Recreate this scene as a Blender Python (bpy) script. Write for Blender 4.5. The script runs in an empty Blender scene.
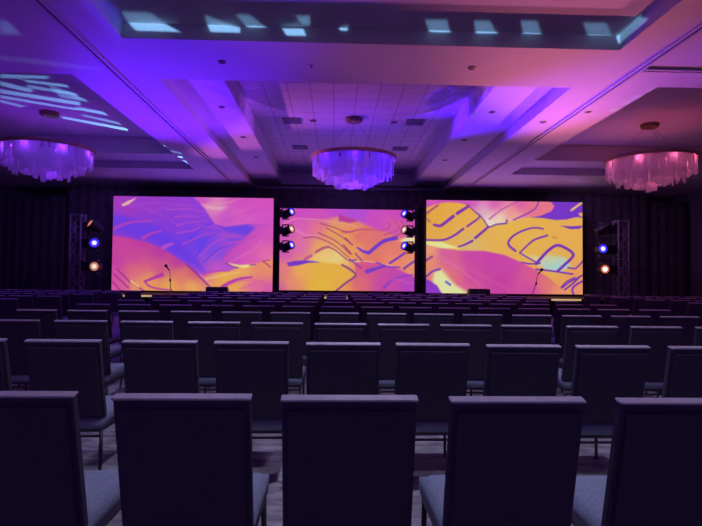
import bpy, bmesh, math, random
import numpy as np
from mathutils import Vector, Matrix, Euler

random.seed(7)
S = bpy.context.scene
COL = S.collection
R = math.radians
PI = math.pi

# ------------------------------------------------------------------ camera
F = 530.0
CAM = Vector((0, 0, 1.32))
YAW, PITCH, ROLL = 1.78, 1.73, 0.60
MROT = (Matrix.Rotation(R(-YAW), 3, 'Z') @ Matrix.Rotation(R(90 + PITCH), 3, 'X') @ Matrix.Rotation(R(ROLL), 3, 'Z'))
cd = bpy.data.cameras.new('camera')
cam = bpy.data.objects.new('camera', cd)
COL.objects.link(cam)
cam.matrix_world = Matrix.Translation(CAM) @ MROT.to_4x4()
cd.sensor_width = 36.0
cd.lens = F / 702 * 36.0
cd.clip_end = 200
S.camera = cam


def at(px, py, Y):
    """world point seen at a pixel of the photograph, at depth Y"""
    d = MROT @ Vector(((px - 351) / F, (263 - py) / F, -1))
    return CAM + d * (Y / d.y)


def pix(p):
    q = MROT.transposed() @ (Vector(p) - CAM)
    return 351 + F * q.x / -q.z, 263 - F * q.y / -q.z


# ------------------------------------------------------------------ materials
def lin(c):
    c = np.asarray(c, dtype=float) / 255.0
    return np.where(c <= 0.04045, c / 12.92, ((c + 0.055) / 1.055) ** 2.4)


def mat(name, col, rough=0.6, metal=0.0, noise=None, bump=None, emit=None, estr=1.0, spec=0.5, sheen=0.0):
    m = bpy.data.materials.new(name)
    m.use_nodes = True
    nt = m.node_tree
    b = nt.nodes['Principled BSDF']
    b.inputs['Base Color'].default_value = (*col, 1)
    b.inputs['Roughness'].default_value = rough
    b.inputs['Metallic'].default_value = metal
    b.inputs['Specular IOR Level'].default_value = spec
    if sheen:
        b.inputs['Sheen Weight'].default_value = sheen
    if emit:
        b.inputs['Emission Color'].default_value = (*emit, 1)
        b.inputs['Emission Strength'].default_value = estr
    if noise or bump:
        tc = nt.nodes.new('ShaderNodeTexCoord')
        n = nt.nodes.new('ShaderNodeTexNoise')
        n.inputs['Scale'].default_value = noise[0] if noise else bump[0]
        n.inputs['Detail'].default_value = 4
        nt.links.new(tc.outputs['Object'], n.inputs['Vector'])
        if noise:
            r = nt.nodes.new('ShaderNodeValToRGB')
            k = noise[1]
            r.color_ramp.elements[0].position = 0.3
            r.color_ramp.elements[1].position = 0.7
            r.color_ramp.elements[0].color = (*[c * (1 - k) for c in col], 1)
            r.color_ramp.elements[1].color = (*[min(1, c * (1 + k)) for c in col], 1)
            nt.links.new(n.outputs['Fac'], r.inputs['Fac'])
            nt.links.new(r.outputs['Color'], b.inputs['Base Color'])
        if bump:
            bp = nt.nodes.new('ShaderNodeBump')
            bp.inputs['Strength'].default_value = bump[1]
            bp.inputs['Distance'].default_value = 0.01
            nt.links.new(n.outputs['Fac'], bp.inputs['Height'])
            nt.links.new(bp.outputs['Normal'], b.inputs['Normal'])
    return m


M = {}
M['paint'] = mat('ceiling_paint', (0.72, 0.71, 0.70), 0.75, noise=(1.2, 0.03), spec=0.2)
M['wall'] = mat('wall_paint', (0.25, 0.24, 0.26), 0.8, noise=(2.0, 0.05), spec=0.2)
M['drape'] = mat('black_drape', (0.12, 0.10, 0.115), 0.95, noise=(3.0, 0.2), spec=0.1)
M['deck'] = mat('stage_deck', (0.02, 0.02, 0.022), 0.7, noise=(6, 0.3))
M['skirt'] = mat('stage_skirt', (0.012, 0.012, 0.014), 0.95, spec=0.1)
M['back_fabric'] = mat('charcoal_fabric', (0.105, 0.088, 0.125), 0.85, noise=(150, 0.2), bump=(300, 0.3), spec=0.25)
M['panel_fabric'] = mat('charcoal_panel', (0.097, 0.08, 0.115), 0.85, noise=(150, 0.22), bump=(300, 0.3), spec=0.2)
M['seat_fabric'] = mat('blue_grey_fabric', (0.30, 0.36, 0.42), 0.9, noise=(60, 0.12), bump=(240, 0.4), spec=0.2)
M['cap'] = mat('satin_cap_rail', (0.52, 0.46, 0.49), 0.5, noise=(30, 0.08), spec=0.3)
M['frame_metal'] = mat('dark_frame_metal', (0.10, 0.085, 0.10), 0.4, metal=0.6)
M['truss'] = mat('dull_aluminium', (0.34, 0.33, 0.36), 0.5, metal=0.2, noise=(12, 0.15))
M['truss_black'] = mat('black_truss_paint', (0.035, 0.033, 0.036), 0.5)
M['black'] = mat('black_housing', (0.016, 0.016, 0.018), 0.45, noise=(20, 0.2))
M['dark_grey'] = mat('dark_grey_housing', (0.14, 0.14, 0.15), 0.5, noise=(20, 0.15))
M['grille'] = mat('speaker_grille', (0.03, 0.03, 0.032), 0.6, bump=(200, 0.6))
M['rim'] = mat('copper_rim', (0.62, 0.34, 0.25), 0.4, metal=0.4)
M['canopy'] = mat('bronze_canopy', (0.24, 0.15, 0.09), 0.45, metal=0.5)
M['cable'] = mat('cable_steel', (0.4, 0.4, 0.42), 0.4, metal=0.8)
M['vent'] = mat('vent_metal', (0.75, 0.74, 0.74), 0.6)
M['vent_rim'] = mat('vent_rim_paint', (0.20, 0.19, 0.20), 0.6)
M['lamp_well'] = mat('dark_lamp_well', (0.04, 0.04, 0.045), 0.5)
M['track_dark'] = mat('track_recess', (0.05, 0.045, 0.05), 0.6)
M['track_metal'] = mat('track_metal', (0.66, 0.64, 0.64), 0.7, spec=0.2)
M['case'] = mat('case_laminate', (0.10, 0.10, 0.16), 0.4, noise=(15, 0.2))
M['amber'] = mat('amber_glow_strip', (0.8, 0.6, 0.3), 0.5, emit=(0.95, 0.70, 0.26), estr=0.6)
M['lens_blue'] = mat('lens_blue', (0.1, 0.1, 0.6), 0.2, emit=(0.035, 0.02, 1.0), estr=1.5)
M['lens_bluecore'] = mat('lens_blue_core', (0.7, 0.7, 1), 0.2, emit=(0.55, 0.55, 1.0), estr=1.6)
M['lens_warm'] = mat('lens_warm', (1, 0.7, 0.5), 0.2, emit=(1.0, 0.42, 0.2), estr=.45)
M['lens_warmcore'] = mat('lens_warm_core', (1, 0.9, 0.7), 0.2, emit=(1.0, 0.74, 0.46), estr=1.1)
M['lens_red'] = mat('lens_red_ring', (1, 0.3, 0.2), 0.2, emit=(1.0, 0.22, 0.12), estr=0.55)
M['lens_white'] = mat('lens_white_core', (1, 0.95, 0.9), 0.2, emit=(1.0, 0.90, 0.80), estr=3.0)
M['lens_orange'] = mat('lens_orange', (1, 0.5, 0.3), 0.2, emit=(0.9, 0.26, 0.12), estr=0.7)
M['lens_off'] = mat('lens_unlit', (0.08, 0.08, 0.12), 0.1)


def brick_mat(name, col, dark, w, h, gap):
    m = bpy.data.materials.new(name)
    m.use_nodes = True
    nt = m.node_tree
    b = nt.nodes['Principled BSDF']
    tc = nt.nodes.new('ShaderNodeTexCoord')
    br = nt.nodes.new('ShaderNodeTexBrick')
    br.offset = 0.0
    br.inputs['Scale'].default_value = 1.0
    br.inputs['Brick Width'].default_value = w
    br.inputs['Row Height'].default_value = h
    br.inputs['Mortar Size'].default_value = gap
    br.inputs['Mortar Smooth'].default_value = 0.1
    br.inputs['Color1'].default_value = (*col, 1)
    br.inputs['Color2'].default_value = (*[c * 0.94 for c in col], 1)
    br.inputs['Mortar'].default_value = (*dark, 1)
    nt.links.new(tc.outputs['Object'], br.inputs['Vector'])
    nt.links.new(br.outputs['Color'], b.inputs['Base Color'])
    b.inputs['Roughness'].default_value = 0.85
    b.inputs['Specular IOR Level'].default_value = 0.15
    return m


M['tile'] = brick_mat('acoustic_tile', (0.70, 0.69, 0.68), (0.40, 0.39, 0.40), 0.61, 0.61, 0.014)


def carpet_mat():
    m = bpy.data.materials.new('patterned_carpet')
    m.use_nodes = True
    nt = m.node_tree
    b = nt.nodes['Principled BSDF']
    tc = nt.nodes.new('ShaderNodeTexCoord')
    mp = nt.nodes.new('ShaderNodeMapping')
    mp.inputs['Scale'].default_value = (1.0, 2.6, 1)
    nt.links.new(tc.outputs['Object'], mp.inputs['Vector'])
    n1 = nt.nodes.new('ShaderNodeTexNoise'); n1.inputs['Scale'].default_value = 5.0; n1.inputs['Detail'].default_value = 5
    n2 = nt.nodes.new('ShaderNodeTexNoise'); n2.inputs['Scale'].default_value = 130.0
    nt.links.new(mp.outputs['Vector'], n1.inputs['Vector'])
    nt.links.new(tc.outputs['Object'], n2.inputs['Vector'])
    mx = nt.nodes.new('ShaderNodeMix'); mx.data_type = 'FLOAT'; mx.inputs[0].default_value = 0.35
    nt.links.new(n1.outputs['Fac'], mx.inputs[2]); nt.links.new(n2.outputs['Fac'], mx.inputs[3])
    r = nt.nodes.new('ShaderNodeValToRGB')
    r.color_ramp.elements[0].position = 0.36; r.color_ramp.elements[0].color = (0.20, 0.19, 0.195, 1)
    r.color_ramp.elements[1].position = 0.62; r.color_ramp.elements[1].color = (0.60, 0.56, 0.55, 1)
    nt.links.new(mx.outputs[0], r.inputs['Fac'])
    nt.links.new(r.outputs['Color'], b.inputs['Base Color'])
    b.inputs['Roughness'].default_value = 0.95
    b.inputs['Specular IOR Level'].default_value = 0.1
    return m


M['carpet'] = carpet_mat()


def glass_strip_mat():
    m = bpy.data.materials.new('frosted_glass_strip')
    m.use_nodes = True
    nt = m.node_tree
    for n in list(nt.nodes):
        nt.nodes.remove(n)
    out = nt.nodes.new('ShaderNodeOutputMaterial')
    tr = nt.nodes.new('ShaderNodeBsdfTranslucent'); tr.inputs['Color'].default_value = (0.85, 0.85, 0.88, 1)
    df = nt.nodes.new('ShaderNodeBsdfDiffuse'); df.inputs['Color'].default_value = (0.8, 0.8, 0.84, 1)
    tp = nt.nodes.new('ShaderNodeBsdfTransparent')
    gl = nt.nodes.new('ShaderNodeBsdfGlossy'); gl.inputs['Roughness'].default_value = 0.25
    a = nt.nodes.new('ShaderNodeMixShader'); a.inputs[0].default_value = 0.45
    bmx = nt.nodes.new('ShaderNodeMixShader'); bmx.inputs[0].default_value = 0.40
    c = nt.nodes.new('ShaderNodeMixShader'); c.inputs[0].default_value = 0.08
    nt.links.new(tr.outputs[0], a.inputs[1]); nt.links.new(df.outputs[0], a.inputs[2])
    nt.links.new(a.outputs[0], bmx.inputs[1]); nt.links.new(tp.outputs[0], bmx.inputs[2])
    nt.links.new(bmx.outputs[0], c.inputs[1]); nt.links.new(gl.outputs[0], c.inputs[2])
    nt.links.new(c.outputs[0], out.inputs['Surface'])
    return m


M['glass'] = glass_strip_mat()


# ------------------------------------------------------------------ mesh helpers
def bm_box(bm, x0, x1, y0, y1, z0, z1, mtx=None, bevel=0.0, seg=2):
    r = bmesh.ops.create_cube(bm, size=1.0)
    vs = r['verts']
    for v in vs:
        v.co = Vector((x0 + (v.co.x + .5) * (x1 - x0), y0 + (v.co.y + .5) * (y1 - y0), z0 + (v.co.z + .5) * (z1 - z0)))
    if bevel:
        es = list({e for v in vs for e in v.link_edges})
        rb = bmesh.ops.bevel(bm, geom=es, offset=bevel, segments=seg, profile=0.5, affect='EDGES')
        vs = list({v for f in rb['faces'] for v in f.verts} | {v for v in vs if v.is_valid})
    if mtx is not None:
        for v in vs:
            v.co = mtx @ v.co
    return vs


def bm_tube(bm, pts, rad, n=8, cap=True):
    pts = [Vector(p) for p in pts]
    rads = rad if isinstance(rad, (list, tuple)) else [rad] * len(pts)
    rings = []
    prev = None
    for i, p in enumerate(pts):
        t = (pts[min(i + 1, len(pts) - 1)] - pts[max(i - 1, 0)]).normalized()
        if prev is None:
            a = Vector((0, 0, 1)) if abs(t.z) < 0.9 else Vector((1, 0, 0))
            u = t.cross(a).normalized()
        else:
            u = (prev - t * prev.dot(t)).normalized()
        prev = u
        w = t.cross(u)
        rings.append([bm.verts.new(p + (u * math.cos(2 * PI * k / n) + w * math.sin(2 * PI * k / n)) * rads[i]) for k in range(n)])
    for a, b in zip(rings, rings[1:]):
        for k in range(n):
            bm.faces.new((a[k], a[(k + 1) % n], b[(k + 1) % n], b[k]))
    if cap:
        bm.faces.new(rings[0][::-1]); bm.faces.new(rings[-1])


def bm_lathe(bm, prof, n=24, mtx=None, closed=False):
    """prof: list of (r, z); revolves around z"""
    rings = []
    for r, z in prof:
        if r < 1e-5:
            rings.append([bm.verts.new((0, 0, z))])
        else:
            rings.append([bm.verts.new((r * math.cos(2 * PI * k / n), r * math.sin(2 * PI * k / n), z)) for k in range(n)])
    pairs = list(zip(rings, rings[1:]))
    if closed:
        pairs.append((rings[-1], rings[0]))
    for a, b in pairs:
        for k in range(n):
            k2 = (k + 1) % n
            if len(a) == 1 and len(b) == 1:
                continue
            if len(a) == 1:
                bm.faces.new((a[0], b[k2], b[k]))
            elif len(b) == 1:
                bm.faces.new((a[k], a[k2], b[0]))
            else:
                bm.faces.new((a[k], a[k2], b[k2], b[k]))
    if mtx is not None:
        for ring in rings:
            for v in ring:
                v.co = mtx @ v.co


def obj(name, bm, m, parent=None, smooth=False):
    bmesh.ops.recalc_face_normals(bm, faces=bm.faces[:])
    me = bpy.data.meshes.new(name)
    bm.to_mesh(me)
    bm.free()
    for x in (m if isinstance(m, (list, tuple)) else [m]):
        me.materials.append(x)
    if smooth:
        me.polygons.foreach_set('use_smooth', [True] * len(me.polygons))
    o = bpy.data.objects.new(name, me)
    COL.objects.link(o)
    if parent:
        o.parent = parent
    return o


def tag(o, label, cat, group=None):
    o['label'] = label
    o['category'] = cat
    if group:
        o['group'] = group
    return o


def thing(name, label, cat, loc=(0, 0, 0), rot=(0, 0, 0), group=None):
    o = bpy.data.objects.new(name, None)
    COL.objects.link(o)
    o.location = loc
    o.rotation_euler = rot
    o.empty_display_size = 0.1
    return tag(o, label, cat, group)


def struct(name, bm, m, smooth=False):
    o = obj(name, bm, m, None, smooth)
    o['kind'] = 'structure'
    return o


def child(o, parent, name, me):
    c = bpy.data.objects.new(name, me)
    COL.objects.link(c)
    c.parent = parent
    return c


ORD = ['zeroth', 'first', 'second', 'third', 'fourth', 'fifth', 'sixth', 'seventh', 'eighth', 'ninth', 'tenth', 'eleventh',
       'twelfth', 'thirteenth', 'fourteenth', 'fifteenth', 'sixteenth']

# ------------------------------------------------------------------ room shell
ZS, ZM, ZI = 5.45, 5.72, 6.29            # soffit, middle step, inner recess heights
CX = 0.64                                 # middle of the room
XL, XR = -15.6, 16.9
Y0, Y1 = -4.0, 27.0

bm = bmesh.new(); bm_box(bm, XL, XR, Y0, Y1, -0.1, 0.0); struct('floor', bm, M['carpet'])
bm = bmesh.new(); bm_box(bm, XL - .2, XL, Y0, Y1, 0, 6.6); struct('wall_left', bm, M['wall'])
bm = bmesh.new(); bm_box(bm, XR, XR + .2, Y0, Y1, 0, 6.6); struct('wall_right', bm, M['wall'])
bm = bmesh.new(); bm_box(bm, XL, XR, Y1, Y1 + .2, 0, 6.6); struct('wall_back', bm, M['wall'])

# coffers: (x0, x1, y0, y1) openings in the soffit
C_MAIN = (CX - 4.35, CX + 4.37, 11.05, 25.2)
C_NEAR = (CX - 4.36, CX + 4.40, -1.0, 9.18)
C_LEFT = (XL + .5, CX - 6.05, 10.9, 20.3)
C_RIGHT = (CX + 6.15, XR - .5, 10.9, 20.3)
HOLES = [C_MAIN, C_NEAR, C_LEFT, C_RIGHT]


def slab_with_holes(bm, x0, x1, y0, y1, z, holes):
    xs = sorted({x0, x1, *[h[0] for h in holes], *[h[1] for h in holes]})
    ys = sorted({y0, y1, *[h[2] for h in holes], *[h[3] for h in holes]})
    vd = {}

    def V(x, y):
        if (x, y) not in vd:
            vd[(x, y)] = bm.verts.new((x, y, z))
        return vd[(x, y)]
    for a, b in zip(xs, xs[1:]):
        for c, d in zip(ys, ys[1:]):
            mx, my = (a + b) / 2, (c + d) / 2
            if mx < x0 or mx > x1 or my < y0 or my > y1:
                continue
            if any(h[0] < mx < h[1] and h[2] < my < h[3] for h in holes):
                continue
            bm.faces.new((V(a, c), V(a, d), V(b, d), V(b, c)))


def ring_faces(bm, h, z0, z1):
    a = [(h[0], h[2]), (h[1], h[2]), (h[1], h[3]), (h[0], h[3])]
    lo = [bm.verts.new((x, y, z0)) for x, y in a]
    hi = [bm.verts.new((x, y, z1)) for x, y in a]
    for k in range(4):
        bm.faces.new((lo[k], lo[(k + 1) % 4], hi[(k + 1) % 4], hi[k]))


def inset(h, dx0, dx1, dy0, dy1):
    return (h[0] + dx0, h[1] - dx1, h[2] + dy0, h[3] - dy1)


bm = bmesh.new()
slab_with_holes(bm, XL, XR, Y0, Y1, ZS, HOLES)
struct('ceiling', bm, M['paint'])


def coffer(name, h, inner, z_low, z_mid, z_in, tile=True):
    bm = bmesh.new()
    ring_faces(bm, h, z_low, z_mid)
    slab_with_holes(bm, *h, z_mid, [inner])
    ring_faces(bm, inner, z_mid, z_in)
    struct(name, bm, M['paint'])
    bm = bmesh.new()
    x0, x1, y0, y1 = inner
    vs = [bm.verts.new(p) for p in ((0, 0, 0), (x1 - x0, 0, 0), (x1 - x0, y1 - y0, 0), (0, y1 - y0, 0))]
    bm.faces.new(vs)
    o = struct(name + '_panel', bm, M['tile'] if tile else M['paint'])
    o.location = (x0, y0, z_in)


IN_MAIN = (CX - 0.1 - 3.05, CX - 0.1 + 3.05, 11.5, 24.75)
coffer('ceiling_coffer', C_MAIN, IN_MAIN, ZS, ZM, ZI)
coffer('ceiling_coffer_near', C_NEAR, inset(C_NEAR, 1.2, 1.2, 1.2, 1.9), ZS, ZM, ZI)
coffer('ceiling_coffer_left', C_LEFT, inset(C_LEFT, .9, .35, .35, 1.3), ZS, ZM, ZI, False)
coffer('ceiling_coffer_right', C_RIGHT, inset(C_RIGHT, .35, .9, .35, 1.3), ZS, ZM, ZI, False)


# operable-wall tracks let into the soffit
def track(name, x0, x1, y0, y1, along):
    bm = bmesh.new()
    if along == 'y':
        xm = (x0 + x1) / 2
        bm_box(bm, x0, xm - .03, y0, y1, ZS - .035, ZS)
        bm_box(bm, xm + .03, x1, y0, y1, ZS - .035, ZS)
    else:
        ym = (y0 + y1) / 2
        bm_box(bm, x0, x1, y0, ym - .03, ZS - .035, ZS)
        bm_box(bm, x0, x1, ym + .03, y1, ZS - .035, ZS)
    o = struct(name, bm, M['track_metal'])
    bm = bmesh.new()
    if along == 'y':
        bm_box(bm, xm - .03, xm + .03, y0, y1, ZS - .01, ZS)
    else:
        bm_box(bm, x0, x1, ym - .03, ym + .03, ZS - .01, ZS)
    c = obj('recess', bm, M['track_dark'], o)
    return o


track('trim_1', CX - 5.20, CX - 5.04, Y0, 24.0, 'y')
track('trim_2', CX + 5.14, CX + 5.30, Y0, 24.0, 'y')
track('trim_3', CX + 5.32, XR, 9.92, 10.08, 'x')


# ------------------------------------------------------------------ drapes
def drape(name, label, x0, x1, Y, h, wob):
    bm = bmesh.new()
    n = int((x1 - x0) / 0.05)
    rows = [0.02, 0.5, h * .5, h - .4, h]
    prev = None
    ph = random.random() * 6
    for i in range(n + 1):
        x = x0 + (x1 - x0) * i / n
        a = math.sin(x * 2 * PI / .42 + ph + 1.1 * math.sin(x * 1.3)) * wob + .3 * wob * math.sin(x * 11.3 + ph)
        cur = [bm.verts.new((x, Y + a * (1.0 if z < h - .1 else .6), z)) for z in rows]
        if prev:
            for k in range(len(rows) - 1):
                bm.faces.new((prev[k], cur[k], cur[k + 1], prev[k + 1]))
        prev = cur
    o = obj(name, bm, M['drape'], None, True)
    md = o.modifiers.new('cloth_thickness', 'SOLIDIFY')
    md.thickness = 0.012
    return tag(o, label, 'curtain', 'black stage drapes')


xa, xb = at(68, 190, 24.3).x, at(648, 196, 24.3).x
hc = at(352, 187, 24.3).z
drape('stage_drape', 'tall black pleated drape hanging behind the three screens', xa, xb, 24.3, min(hc, 5.44), .03)
drape('stage_drape', 'lower black drape panel at far left, beyond the left lighting tower', XL + .3, xa, 24.45, at(34, 195, 24.45).z, .03)
drape('stage_drape', 'lower black drape panel at far right, beyond the right lighting tower', xb, XR - .3, 24.45, at(675, 202, 24.45).z, .03)

# ------------------------------------------------------------------ stage
SH = 0.66
SF = 19.4
sx0, sx1 = -12.6, 13.9
st = thing('stage_platform', 'low wide black stage platform running under the screens', 'stage', ((sx0 + sx1) / 2, SF, 0))
hw = (sx1 - sx0) / 2
bm = bmesh.new(); bm_box(bm, -hw, hw, 0, 4.5, SH - .1, SH, bevel=.008); obj('deck', bm, M['deck'], st)
bm = bmesh.new()
prev = None
N = 420
for i in range(N + 1):
    x = -hw + .03 + (2 * hw - .06) * i / N
    y = 0.05 + .02 * math.sin(x * 21)
    cur = (bm.verts.new((x, y, 0.005)), bm.verts.new((x, y, SH - .1)))
    if prev:
        bm.faces.new((prev[0], cur[0], cur[1], prev[1]))
    prev = cur
o = obj('skirt', bm, M['skirt'], st, True)
for x in (-hw + .1, -hw / 2, 0, hw / 2, hw - .1):
    bm = bmesh.new(); bm_tube(bm, [(x, 0.3, 0), (x, 0.3, SH - .1)], .03); bm_tube(bm, [(x, 4.2, 0), (x, 4.2, SH - .1)], .03)
    obj('support', bm, M['truss'], st)


def stairs(xc, w, label):
    t = thing('stage_steps', label, 'steps', (xc, SF - .62, 0), group='steps up to the stage')
    for k in range(3):
        z = SH * (k + 1) / 3 - .002
        bm = bmesh.new(); bm_box(bm, -w / 2, w / 2, .2 * k, .2 * k + .21, z - .04, z, bevel=.004)
        tr = obj('tread', bm, M['deck'], t)
        bm = bmesh.new(); bm_box(bm, -w / 2 + .02, w / 2 - .02, .2 * k - .012, .2 * k + .002, z - .05, z + .012)
        s = obj('step_strip', bm, M['amber'] if k == 2 else M['lens_off'], tr)  # glowing strip made up to give the yellow glints at the stage edge
        s['label'] = 'thin glowing amber strip' if k == 2 else 'unlit strip'
    for s in (-1, 1):
        bm = bmesh.new()
        pts = [(0, 0), (0, SH / 3 - .04), (.2, SH / 3 - .04), (.2, 2 * SH / 3 - .04), (.4, 2 * SH / 3 - .04), (.4, SH - .04), (.6, SH - .04), (.6, 0)]
        x = s * (w / 2 - .02)
        f = bm.faces.new([bm.verts.new((x, a, b)) for a, b in pts])
        ex = bmesh.ops.extrude_face_region(bm, geom=[f])
        for v in ex['geom']:
            if isinstance(v, bmesh.types.BMVert):
                v.co.x -= s * .02
        obj('stringer', bm, M['black'], t)


ysd = SF - .2
stairs(at(335.5, 296, ysd).x, 1.0, 'stage steps with glowing amber edge, straight ahead below the middle screen')
stairs((at(123, 297, ysd).x + at(152, 297, ysd).x) / 2, 1.05, 'stage steps with glowing amber edge, in front of the left screen')
stairs((at(545, 301, ysd).x + at(587, 301, ysd).x) / 2, 1.15, 'stage steps with glowing amber edge, in front of the right screen')


# ------------------------------------------------------------------ screen artwork (painted in photo pixels)
class Paint:
    def __init__(self, X, Y):
        self.X, self.Y = X, Y
        self.C = np.zeros(X.shape + (3,))

    def base(self, pts, p=3.2, soft=45.0):
        num = np.zeros_like(self.C); den = np.zeros(self.X.shape)
        for x, y, c in pts:
            w = 1.0 / ((self.X - x) ** 2 + (self.Y - y) ** 2 + soft) ** (p / 2)
            num += w[..., None] * np.array(c, float); den += w
        self.C = num / den[..., None]

    def grad(self, pts, p=3.2, soft=45.0):
        num = np.zeros_like(self.C); den = np.zeros(self.X.shape)
        for x, y, c in pts:
            w = 1.0 / ((self.X - x) ** 2 + (self.Y - y) ** 2 + soft) ** (p / 2)
            num += w[..., None] * np.array(c, float); den += w
        return num / den[..., None]

    @staticmethod
    def smooth(pts, n=8):
        if len(pts) < 3:
            return [tuple(map(float, q)) for q in pts]
        P = [np.array(q, float) for q in pts]
        P = [2 * P[0] - P[1]] + P + [2 * P[-1] - P[-2]]
        out = []
        for i in range(1, len(P) - 2):
            for k in range(n):
                t = k / n
                a, b, c, d = P[i - 1], P[i], P[i + 1], P[i + 2]
                out.append(.5 * (2 * b + (c - a) * t + (2 * a - 5 * b + 4 * c - d) * t * t + (-a + 3 * b - 3 * c + d) * t ** 3))
        out.append(P[-2])
        return out

    def dist(self, pts):
        D = np.full(self.X.shape, 1e9); T = np.zeros(self.X.shape)
        n = len(pts) - 1
        for i in range(n):
            ax, ay = pts[i][:2]; bx, by = pts[i + 1][:2]
            dx, dy = bx - ax, by - ay
            L = dx * dx + dy * dy + 1e-9
            t = np.clip(((self.X - ax) * dx + (self.Y - ay) * dy) / L, 0, 1)
            d = np.hypot(self.X - ax - t * dx, self.Y - ay - t * dy)
            m = d < D
            D = np.where(m, d, D); T = np.where(m, (i + t) / n, T)
        return D, T

    def mix(self, a, col):
        self.C = self.C * (1 - a[..., None]) + a[..., None] * (col if isinstance(col, np.ndarray) else np.array(col, float))

    def stroke(self, pts, w, col, w2=None, op=1.0, soft=.7):
        D, T = self.dist(self.smooth(pts))
        W = w if w2 is None else w + (w2 - w) * T
        self.mix(np.clip((W / 2 + soft / 2 - D) / soft, 0, 1) * op, col)

    def fill(self, pts, col, soft=.9, op=1.0, smooth=False):
        if smooth:
            pts = self.smooth(list(pts) + [pts[0]])[:-1]
        ins = np.zeros(self.X.shape, bool)
        n = len(pts); j = n - 1
        for i in range(n):
            xi, yi = pts[i][:2]; xj, yj = pts[j][:2]
            c = ((yi > self.Y) != (yj > self.Y)) & (self.X < (xj - xi) * (self.Y - yi) / (yj - yi + 1e-12) + xi)
            ins ^= c
            j = i
        D, _ = self.dist(list(pts) + [pts[0]])
        sd = np.where(ins, D, -D)
        self.mix(np.clip(sd / soft + .5, 0, 1) * op, col)


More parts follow.
